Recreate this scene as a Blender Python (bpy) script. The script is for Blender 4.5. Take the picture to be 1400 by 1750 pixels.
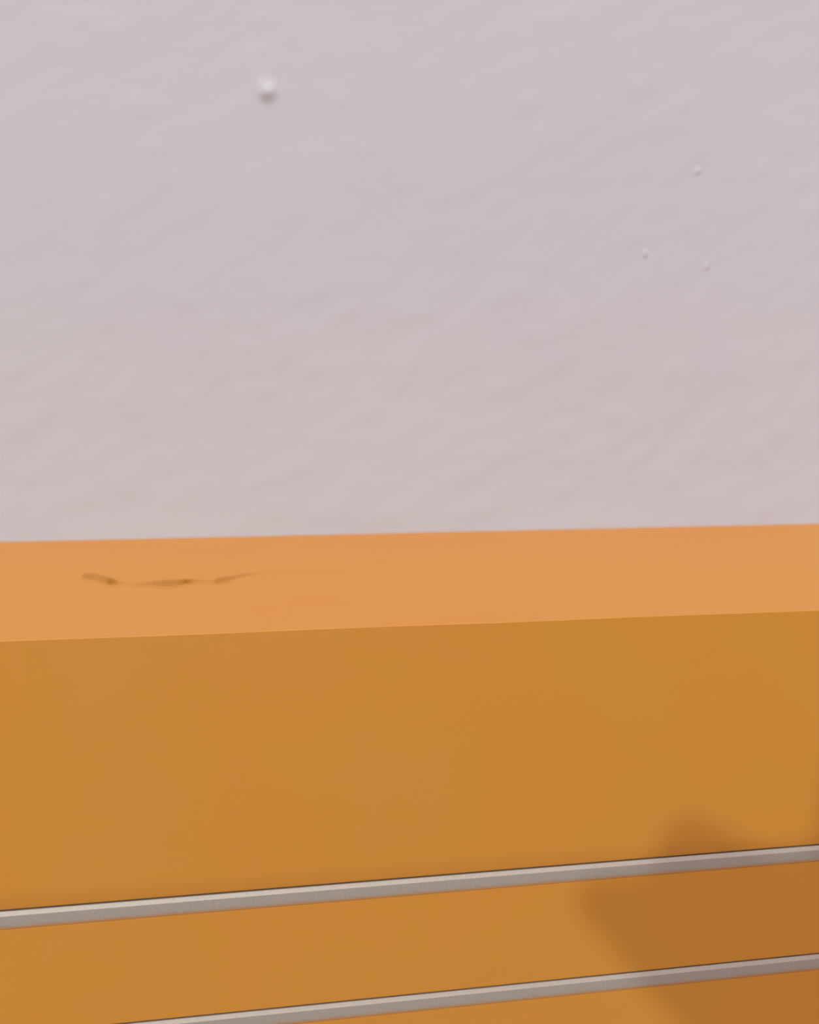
import bpy, bmesh, math, random
from mathutils import Vector, Matrix, noise

scene = bpy.context.scene
COL = scene.collection
for o in list(bpy.data.objects):
    bpy.data.objects.remove(o, do_unlink=True)

LZ = 0.90          # height of the orange ledge above the floor (metres)
DEPTH = 0.1576     # ledge depth, front face (y = 0) to the wall (y = DEPTH)

# ---------------------------------------------------------------- camera
cam_d = bpy.data.cameras.new('camera')
cam = bpy.data.objects.new('camera', cam_d)
COL.objects.link(cam)
cam.location = (0.0, -0.22, LZ + 0.0457)
cam.rotation_euler = (math.radians(90 - 5.71), 0, math.radians(-10.737))
cam_d.sensor_fit = 'HORIZONTAL'
cam_d.sensor_width = 7.0
cam_d.lens = 7.0 * 1900.0 / 1400.0
cam_d.clip_start = 0.005
cam_d.dof.use_dof = True
cam_d.dof.focus_distance = 0.230
cam_d.dof.aperture_fstop = 5.0
scene.camera = cam

# ---------------------------------------------------------------- world, lamps, exposure
world = bpy.data.worlds.new('room_ambient')
scene.world = world
world.use_nodes = True
bg = world.node_tree.nodes['Background']
bg.inputs['Color'].default_value = (1.0, 0.89, 0.92, 1)
bg.inputs['Strength'].default_value = 0.09

over_d = bpy.data.lights.new('overhead_fill', 'SUN')       # soft overhead fill, added to brighten the ledge top without falloff
over_d.energy = 2.8
over_d.angle = math.radians(50)
over_d.color = (1.0, 0.93, 0.94)
over_o = bpy.data.objects.new('overhead_fill', over_d)
COL.objects.link(over_o)
over_o.location = (-0.2, -0.8, 3.0)
over_o.rotation_euler = (math.radians(22), 0, math.radians(-10))

front_d = bpy.data.lights.new('frontal_fill', 'AREA')  # large frontal fill behind the camera, added to light the wall evenly
front_d.shape = 'RECTANGLE'
front_d.size = 1.6
front_d.size_y = 1.2
front_d.energy = 21.0
front_d.color = (1.0, 0.90, 0.93)
front_o = bpy.data.objects.new('frontal_fill', front_d)
COL.objects.link(front_o)
front_o.location = (0.3, -2.5, 1.75)
front_o.rotation_euler = (math.radians(73), 0, 0)

spot_d = bpy.data.lights.new('reading_lamp', 'POINT')
spot_d.energy = 62.0
spot_d.shadow_soft_size = 0.013
spot_d.color = (0.80, 1.0, 0.96)
spot_o = bpy.data.objects.new('reading_lamp', spot_d)
COL.objects.link(spot_o)
spot_o.location = (-0.40, -2.05, 1.97)

vs = scene.view_settings
vs.view_transform = 'Standard'
vs.look = 'None'
vs.exposure = 0.86
vs.gamma = 1.0
vs.use_curve_mapping = False

# ---------------------------------------------------------------- materials
def new_mat(name):
    m = bpy.data.materials.new(name)
    m.use_nodes = True
    nt = m.node_tree
    return m, nt, nt.nodes['Principled BSDF']

def lin(r, g, b):
    f = lambda c: c / 12.92 if c <= 0.04045 else ((c + 0.055) / 1.055) ** 2.4
    return (f(r / 255), f(g / 255), f(b / 255), 1)

def node(nt, kind, **kw):
    n = nt.nodes.new(kind)
    for k, v in kw.items():
        setattr(n, k, v)
    return n

def mottled(nt, bsdf, base, other, scale, detail=3.0):
    """base colour drifting softly towards another tone of the same paint"""
    geo = node(nt, 'ShaderNodeNewGeometry')
    nz = node(nt, 'ShaderNodeTexNoise')
    nz.inputs['Scale'].default_value = scale
    nz.inputs['Detail'].default_value = detail
    nt.links.new(geo.outputs['Position'], nz.inputs['Vector'])
    ramp = node(nt, 'ShaderNodeMapRange')
    ramp.inputs['From Min'].default_value = 0.3
    ramp.inputs['From Max'].default_value = 0.7
    nt.links.new(nz.outputs['Fac'], ramp.inputs['Value'])
    mix = node(nt, 'ShaderNodeMix', data_type='RGBA')
    mix.inputs[6].default_value = base
    mix.inputs[7].default_value = other
    nt.links.new(ramp.outputs['Result'], mix.inputs[0])
    nt.links.new(mix.outputs[2], bsdf.inputs['Base Color'])
    return geo, mix

def fine_bump(nt, bsdf, geo, scale, strength, dist):
    nz = node(nt, 'ShaderNodeTexNoise')
    nz.inputs['Scale'].default_value = scale
    nz.inputs['Detail'].default_value = 4.0
    nt.links.new(geo.outputs['Position'], nz.inputs['Vector'])
    bp = node(nt, 'ShaderNodeBump')
    bp.inputs['Strength'].default_value = strength
    bp.inputs['Distance'].default_value = dist
    nt.links.new(nz.outputs['Fac'], bp.inputs['Height'])
    nt.links.new(bp.outputs['Normal'], bsdf.inputs['Normal'])

WALL, nt, b = new_mat('white_wall_paint')
g, _ = mottled(nt, b, (0.331, 0.313, 0.337, 1), (0.333, 0.320, 0.336, 1), 14.0)
b.inputs['Roughness'].default_value = 0.75
b.inputs['Specular IOR Level'].default_value = 0.12
fine_bump(nt, b, g, 420.0, 0.12, 0.0006)

ORANGE_A = (0.353, 0.138, 0.0188, 1)
ORANGE_B = (0.345, 0.143, 0.0198, 1)
ORANGE, nt, b = new_mat('orange_paint')
g, _ = mottled(nt, b, ORANGE_A, ORANGE_B, 26.0)
b.inputs['Roughness'].default_value = 0.48
b.inputs['Specular IOR Level'].default_value = 0.17
fine_bump(nt, b, g, 260.0, 0.05, 0.0004)

METAL, nt, b = new_mat('grey_metal')
g, mix = mottled(nt, b, (0.245, 0.204, 0.169, 1), (0.275, 0.230, 0.191, 1), 2600.0, 2.0)
op = node(nt, 'ShaderNodeAttribute', attribute_name='edge_blend')
om = node(nt, 'ShaderNodeMix', data_type='RGBA')
om.inputs[7].default_value = ORANGE_A
nt.links.new(op.outputs['Fac'], om.inputs[0])
nt.links.new(mix.outputs[2], om.inputs[6])
nt.links.new(om.outputs[2], b.inputs['Base Color'])
b.inputs['Metallic'].default_value = 0.25
b.inputs['Roughness'].default_value = 0.5
fine_bump(nt, b, g, 3000.0, 0.15, 0.0001)

FLOOR, nt, b = new_mat('pale_stone_floor')
mottled(nt, b, (0.22, 0.20, 0.19, 1), (0.25, 0.23, 0.22, 1), 6.0)
b.inputs['Roughness'].default_value = 0.6

SCUFF, nt, b = new_mat('scuffed_paint')
att = node(nt, 'ShaderNodeAttribute', attribute_name='wear')
geo = node(nt, 'ShaderNodeNewGeometry')
nz = node(nt, 'ShaderNodeTexNoise')
nz.inputs['Scale'].default_value = 900.0
nt.links.new(geo.outputs['Position'], nz.inputs['Vector'])
mr = node(nt, 'ShaderNodeMapRange')
mr.inputs['To Min'].default_value = 0.75
mr.inputs['To Max'].default_value = 1.25
nt.links.new(nz.outputs['Fac'], mr.inputs['Value'])
ml = node(nt, 'ShaderNodeMath', operation='MULTIPLY', use_clamp=True)
nt.links.new(att.outputs['Fac'], ml.inputs[0])
nt.links.new(mr.outputs['Result'], ml.inputs[1])
mx = node(nt, 'ShaderNodeMix', data_type='RGBA')
mx.inputs[6].default_value = ORANGE_A
mx.inputs[7].default_value = (0.20, 0.074, 0.0010, 1)
nt.links.new(ml.outputs[0], mx.inputs[0])
nt.links.new(mx.outputs[2], b.inputs['Base Color'])
sp = node(nt, 'ShaderNodeMapRange')
sp.inputs['To Min'].default_value = 0.17
sp.inputs['To Max'].default_value = 0.0
nt.links.new(ml.outputs[0], sp.inputs['Value'])
nt.links.new(sp.outputs['Result'], b.inputs['Specular IOR Level'])
b.inputs['Roughness'].default_value = 0.48

SKIN, nt, b = new_mat('skin')
mottled(nt, b, (0.56, 0.33, 0.24, 1), (0.60, 0.36, 0.27, 1), 60.0)
b.inputs['Roughness'].default_value = 0.5
SLEEVE, nt, b = new_mat('grey_cotton')
mottled(nt, b, (0.20, 0.20, 0.22, 1), (0.24, 0.24, 0.26, 1), 300.0)
b.inputs['Roughness'].default_value = 0.9

# ---------------------------------------------------------------- helpers
def link(name, verts, faces, mat, parent=None, smooth=True):
    me = bpy.data.meshes.new(name)
    me.from_pydata(verts, [], faces)
    me.validate()
    bm = bmesh.new(); bm.from_mesh(me)
    bmesh.ops.recalc_face_normals(bm, faces=bm.faces)
    bm.to_mesh(me); bm.free()
    me.materials.append(mat)
    if smooth:
        for p in me.polygons:
            p.use_smooth = True
    o = bpy.data.objects.new(name, me)
    COL.objects.link(o)
    if parent:
        o.parent = parent
    return o

def tag(o, label=None, cat=None, group=None, kind=None):
    if label: o['label'] = label
    if cat: o['category'] = cat
    if group: o['group'] = group
    if kind: o['kind'] = kind
    return o

def sweep(name, profile, xs, mat, parent=None, wobble=None, sharp=math.radians(35)):
    """closed (y, z) outline carried along x, capped at both ends"""
    n = len(profile)
    verts, faces = [], []
    for x in xs:
        for (y, z) in profile:
            dy, dz = wobble(x, y, z) if wobble else (0, 0)
            verts.append((x, y + dy, z + dz))
    for i in range(len(xs) - 1):
        for j in range(n):
            k = (j + 1) % n
            faces.append((i * n + j, i * n + k, (i + 1) * n + k, (i + 1) * n + j))
    faces.append(tuple(range(n)))
    faces.append(tuple(range((len(xs) - 1) * n, len(xs) * n)))
    o = link(name, verts, faces, mat, parent)
    o.data.set_sharp_from_angle(angle=sharp)
    return o

def arc(cy, cz, r, a0, a1, n):
    return [(cy + r * math.cos(math.radians(a0 + (a1 - a0) * i / n)),
             cz + r * math.sin(math.radians(a0 + (a1 - a0) * i / n))) for i in range(n + 1)]

def spaced(lo, hi, flo, fhi, fine, coarse):
    """coordinates lo..hi, fine between flo and fhi, coarse outside"""
    out, v = [], lo
    while v < flo - 1e-9:
        out.append(v); v += coarse
    v = flo
    while v < fhi - 1e-9:
        out.append(v); v += fine
    v = fhi
    while v < hi - 1e-9:
        out.append(v); v += coarse
    out.append(hi)
    return out

# ---------------------------------------------------------------- setting: wall and floor
def plaster(x, z):
    """relief of the hand-painted plaster, metres towards the room"""
    w = 0.00035 * noise.noise(Vector((x * 9, z * 9, 3.1)))
    # soft brush ridges rising to the right
    u, v = x * 0.86 + z * 0.5, -x * 0.5 + z * 0.86
    r = noise.noise(Vector((u * 45, v * 120, 7.7)))
    w += 0.00012 * r
    s = noise.noise(Vector((u * 120, v * 240, 1.3)))
    w += 0.00028 * max(0.0, s - 0.12)
    t = min(1.0, max(0.0, (z - LZ - 0.001) / 0.006))
    return w * t

xs = spaced(-1.5, 1.7, -0.16, 0.36, 0.0022, 0.08)
zs = spaced(0.0, 2.5, LZ - 0.01, LZ + 0.24, 0.0022, 0.08)
verts = [(x, DEPTH - plaster(x, z), z) for z in zs for x in xs]
nx = len(xs)
faces = [(j * nx + i, j * nx + i + 1, (j + 1) * nx + i + 1, (j + 1) * nx + i)
         for j in range(len(zs) - 1) for i in range(nx - 1)]
nf = len(verts)
ring = [0, nx - 1, len(zs) * nx - 1, (len(zs) - 1) * nx]
for i in ring:
    verts.append((verts[i][0], DEPTH + 0.12, verts[i][2]))
faces.append((nf, nf + 1, nf + 2, nf + 3))
edges_loop = ([list(range(nx)), [j * nx + nx - 1 for j in range(len(zs))],
               [(len(zs) - 1) * nx + i for i in range(nx - 1, -1, -1)],
               [j * nx for j in range(len(zs) - 1, -1, -1)]])
for k, lp in enumerate(edges_loop):
    faces.append(tuple(lp) + (nf + (k + 1) % 4, nf + k))
wall = link('wall_back', verts, faces, WALL)
wall.data.set_sharp_from_angle(angle=math.radians(40))
tag(wall, 'white painted plaster wall with faint brush ridges behind the orange ledge', kind='structure')

def lump(x, z, rx, rz, h, tilt, label=None, skew=0.0):
    """a blob of dried paint standing off the wall"""
    R, A = 9, 20
    ct, st = math.cos(tilt), math.sin(tilt)
    vs_, fs_ = [], []
    for i in range(R + 1):
        t = i / R * 1.0
        for a in range(A):
            al = 2 * math.pi * a / A
            u, v = t * rx * math.cos(al), t * rz * math.sin(al)
            wob = 1 + 0.10 * noise.noise(Vector((math.cos(al) * 1.5 + x * 300, math.sin(al) * 1.5, z * 300)))
            u *= wob; v *= wob
            prof = math.exp(-(2.2 * t) ** 2) * h - 0.00006 * t
            # hangs: fuller towards its lower side
            vv = v - skew * (1 - t) * rz
            px, pz = x + u * ct - vv * st, z + u * st + vv * ct
            vs_.append((px, DEPTH - plaster(px, pz) - prof, pz))
    for i in range(R):
        for a in range(A):
            c = (a + 1) % A
            if i == 0:
                fs_.append((0, (i + 1) * A + a, (i + 1) * A + c))
            else:
                fs_.append((i * A + a, i * A + c, (i + 1) * A + c, (i + 1) * A + a))
    o = link('paint_lump', vs_, fs_, WALL, wall)
    if label: o['label'] = label
    return o

lump(0.0241, LZ + 0.1472, 0.0060, 0.0062, 0.0012, 0.1, 'round white paint lump standing off the wall', 0.2)
lump(0.1752, LZ + 0.1268, 0.0036, 0.0028, 0.00030, 0.6, None, 0.15)
lump(0.1564, LZ + 0.0978, 0.0027, 0.0030, 0.00028, 0.0, None, 0.2)
lump(0.1800, LZ + 0.0940, 0.0026, 0.0038, 0.00026, -0.35, None, 0.2)

fl = link('floor', [(-1.5, -2.6, 0), (1.7, -2.6, 0), (1.7, DEPTH + 0.12, 0), (-1.5, DEPTH + 0.12, 0),
                    (-1.5, -2.6, -0.1), (1.7, -2.6, -0.1), (1.7, DEPTH + 0.12, -0.1), (-1.5, DEPTH + 0.12, -0.1)],
          [(0, 1, 2, 3), (4, 5, 6, 7), (0, 1, 5, 4), (1, 2, 6, 5), (2, 3, 7, 6), (3, 0, 4, 7)], FLOOR, smooth=False)
tag(fl, 'pale stone floor below the orange ledge', kind='structure')

# ---------------------------------------------------------------- the orange ledge with its metal strips
ledge = bpy.data.objects.new('ledge_cabinet', None)
COL.objects.link(ledge)
ledge.location = (0, 0, 0)
tag(ledge, 'orange painted ledge with two inset grey metal strips against white wall', 'ledge')

X0, X1 = -1.1, 1.3
XS = spaced(X0, X1, -0.08, 0.26, 0.003, 0.06)
BACK = DEPTH - 0.0001

def wob_top(x, y, z):
    if z < LZ - 0.02 or y > 0.12:
        return (0, 0)
    return (0.00018 * noise.noise(Vector((x * 28, 0.3, 0))), 0.00022 * noise.noise(Vector((x * 22, 4.3, y * 9))))

r = 0.00012
prof = [(BACK, LZ), (0.10, LZ), (0.05, LZ), (0.012, LZ)]
prof += [(r * 1.6, LZ)] + arc(r, LZ - r, r, 90, 180, 6)
prof += [(0, LZ - r * 1.6), (0, LZ - 0.012), (0, LZ - 0.05)]
prof += arc(0.0003, LZ - 0.0536 + 0.0003, 0.0003, 180, 270, 3)
prof += [(BACK, LZ - 0.0536)]
body = sweep('ledge_board', prof, XS, ORANGE, ledge, wob_top, sharp=math.radians(18))

def panel(zt, zb):
    e = 0.0002
    p = [(BACK, zt)] + arc(e, zt - e, e, 90, 180, 3) + arc(e, zb + e, e, 180, 270, 3) + [(BACK, zb)]
    return sweep('front_panel', p, XS, ORANGE, ledge, sharp=math.radians(10))

panel(LZ - 0.0575, LZ - 0.0793)
panel(LZ - 0.0832, 0.0)

def strip(zt, zb):
    gap = 0.00026
    t = zt - gap
    p = [(0.010, t), (0.0, t), (-0.00008, t - 0.00002), (-0.00031, t - 0.00076), (-0.00034, t - 0.00084)]
    p += [(-0.00022, zb + 0.00110), (-0.00014, zb + 0.00060), (-0.00008, zb + 0.00025), (-0.00003, zb), (0.010, zb)]
    o = sweep('metal_strip', p, XS, METAL, ledge, sharp=math.radians(12))
    at = o.data.attributes.new('edge_blend', 'FLOAT', 'POINT')     # panel orange blended in to soften the lower edge
    for i, v in enumerate(o.data.vertices):
        at.data[i].value = {5: 0.0, 6: 0.25, 7: 0.75, 8: 1.0, 9: 1.0}.get(i % len(p), 0.0)
    return o

s1 = strip(LZ - 0.0536, LZ - 0.0575)
s2 = strip(LZ - 0.0793, LZ - 0.0832)
s1['label'] = 'upper grey metal strip'
s2['label'] = 'lower grey metal strip'

# the broken, curved scuff on the ledge: (x, y, half width, wear), millimetres
SC = [(-31.2, 80.6, 0.3, 0.0), (-30.3, 79.6, 2.6, 0.5), (-28.5, 78.2, 3.2, 0.62), (-26.7, 76.0, 3.0, 0.5), (-24.5, 72.4, 3.0, 0.55),
      (-22.6, 68.6, 3.0, 0.95), (-21.5, 67.2, 2.4, 0.8), (-20.3, 65.6, 1.6, 0.3), (-18.2, 64.2, 1.3, 0.12),
      (-16.6, 63.4, 1.3, 0.08), (-15.6, 63.0, 1.6, 0.28), (-12.8, 63.8, 2.0, 0.38), (-11.2, 63.6, 2.7, 0.52),
      (-8.5, 63.2, 3.3, 0.62), (-5.6, 64.0, 3.0, 0.65), (-4.0, 65.4, 2.4, 1.0), (-2.8, 65.4, 2.2, 0.85), (-1.8, 65.8, 2.0, 0.45),
      (0.6, 65.0, 1.4, 0.2), (2.9, 64.4, 1.3, 0.25), (3.8, 64.6, 2.6, 0.62), (5.4, 66.6, 2.8, 0.66), (7.6, 68.4, 2.2, 0.55),
      (9.2, 71.2, 1.6, 0.4), (11.2, 73.6, 1.5, 0.38), (13.2, 75.4, 1.4, 0.34), (14.6, 76.2, 0.9, 0.06), (17.0, 77.0, 1.0, 0.02), (26.0, 78.4, 1.2, 0.05),
      (36.0, 79.4, 1.2, 0.03), (38.0, 79.6, 0.4, 0.0)]
vs_, fs_, wear = [], [], []
pts = []
for i in range(len(SC) - 1):
    for k in range(4):
        t = k / 4
        pts.append([SC[i][q] * (1 - t) + SC[i + 1][q] * t for q in range(4)])
pts.append(list(SC[-1]))
CR = [-2.6, -1.75, -1.2, 0.0, 1.2, 1.75, 2.6]
CW = [0.0, 0.3, 0.9, 1.0, 0.9, 0.3, 0.0]
for (x, y, w, a) in pts:
    jit = 0.4 * noise.noise(Vector((x * 0.9, 0, 5)))
    for c, cw in zip(CR, CW):
        xx, yy = x / 1000, (y + jit + c * w) / 1000
        dz = wob_top(xx, yy, LZ)[1]
        vs_.append((xx, yy, LZ + dz + 0.00003 + 0.00005 * cw))
        wear.append(cw * a)
m = len(CR)
for i in range(len(pts) - 1):
    for j in range(m - 1):
        fs_.append((i * m + j, i * m + j + 1, (i + 1) * m + j + 1, (i + 1) * m + j))
sc = link('scuff_mark', vs_, fs_, SCUFF, body)
sc['label'] = 'dark brown curved scuff'
at = sc.data.attributes.new('wear', 'FLOAT', 'POINT')
for i, wv in enumerate(wear):
    at.data[i].value = wv

# ---------------------------------------------------------------- the raised hand whose shadow falls on the panel
LAMP = Vector((-0.40, -2.05, 1.97))
HY = -0.45                       # the hand is held this far in front of the panel
S = -HY / 2.05
def hp(x, z, dy=0.0):            # millimetres on the panel -> the hand, as seen from the lamp
    f = S - dy / 2.05
    P = Vector((x / 1000, 0, LZ + z / 1000))
    return P + (LAMP - P) * f

def capsule_chain(bm, chain):
    """overlapping spheres along a tapering chain [(point, radius), ...]"""
    for i in range(len(chain) - 1):
        (p, r0), (q, r1) = chain[i], chain[i + 1]
        n = max(2, int((q - p).length / (min(r0, r1) * 0.35)))
        for k in range(n + 1):
            t = k / n
            bmesh.ops.create_icosphere(bm, subdivisions=2, radius=r0 * (1 - t) + r1 * t,
                                       matrix=Matrix.Translation(p.lerp(q, t)))

mm = 0.001
person = bpy.data.objects.new('person', None)
COL.objects.link(person)
person.location = (0, 0, 0)
tag(person, 'raised loosely closed right hand with grey sleeve, casting the soft shadow', 'person')
bm = bmesh.new()
wrist = (hp(196, -148), 24 * mm)
# palm
for (x, z, rr) in ((126, -73, 13), (146, -72, 13), (168, -76, 13), (186, -86, 12)):
    capsule_chain(bm, [wrist, (hp((x + 196) / 2, (z - 148) / 2), 15 * mm), (hp(x, z), rr * mm)])
# fingers: knuckle, middle joint (seen from the lamp as a lobe), then curled back under the palm
for (kx, kz, px, pz, rr) in ((126, -73, 105.0, -54.2, 7.1), (146, -72, 146.5, -38.0, 8.6), (168, -76, 172, -40, 8.2), (186, -86, 196, -56, 7.2)):
    capsule_chain(bm, [(hp(kx, kz), 11 * mm), (hp(px, pz, 0.012), rr * mm), (hp(px + 8, pz - 14, 0.034), (rr - 1) * mm),
                       (hp(px + 18, pz - 30, 0.036), (rr - 1.6) * mm)])
# thumb along the near side of the fist
capsule_chain(bm, [(hp(168, -130), 15 * mm), (hp(130, -98, 0.008), 13 * mm), (hp(105, -77, 0.014), 10.2 * mm), (hp(93, -67.5, 0.016), 7.4 * mm), (hp(82, -61.8, 0.016), 4.0 * mm)])
# forearm
capsule_chain(bm, [wrist, (hp(235, -200), 27 * mm), (hp(290, -280), 36 * mm)])
me = bpy.data.meshes.new('hand'); bm.to_mesh(me); bm.free()
me.materials.append(SKIN)
hand = bpy.data.objects.new('hand', me); COL.objects.link(hand); hand.parent = person
rm = hand.modifiers.new('remesh', 'REMESH'); rm.mode = 'VOXEL'; rm.voxel_size = 0.0022; rm.use_smooth_shade = True
sm = hand.modifiers.new('smooth', 'SMOOTH'); sm.factor = 0.5; sm.iterations = 6
# sleeve from mid forearm to the elbow
a, c = hp(235, -200), hp(420, -470)
ax = (c - a).normalized()
e1 = ax.orthogonal().normalized(); e2 = ax.cross(e1)
vs_, fs_ = [], []
N = 28
rows = [(0.0, 0.031), (0.0, 0.036), (0.02, 0.037), (0.3, 0.043), (0.6, 0.047), (0.9, 0.050), (0.98, 0.040), (1.0, 0.015)]
for i, (t, rad) in enumerate(rows):
    for k in range(N):
        al = 2 * math.pi * k / N
        rr = rad * (1 + 0.05 * noise.noise(Vector((math.cos(al) * 2, math.sin(al) * 2, t * 9))))
        vs_.append(a.lerp(c, t) + e1 * rr * math.cos(al) + e2 * rr * math.sin(al))
for i in range(len(rows) - 1):
    for k in range(N):
        fs_.append((i * N + k, i * N + (k + 1) % N, (i + 1) * N + (k + 1) % N, (i + 1) * N + k))
fs_.append(tuple((len(rows) - 1) * N + k for k in range(N)))
link('sleeve', vs_, fs_, SLEEVE, person)
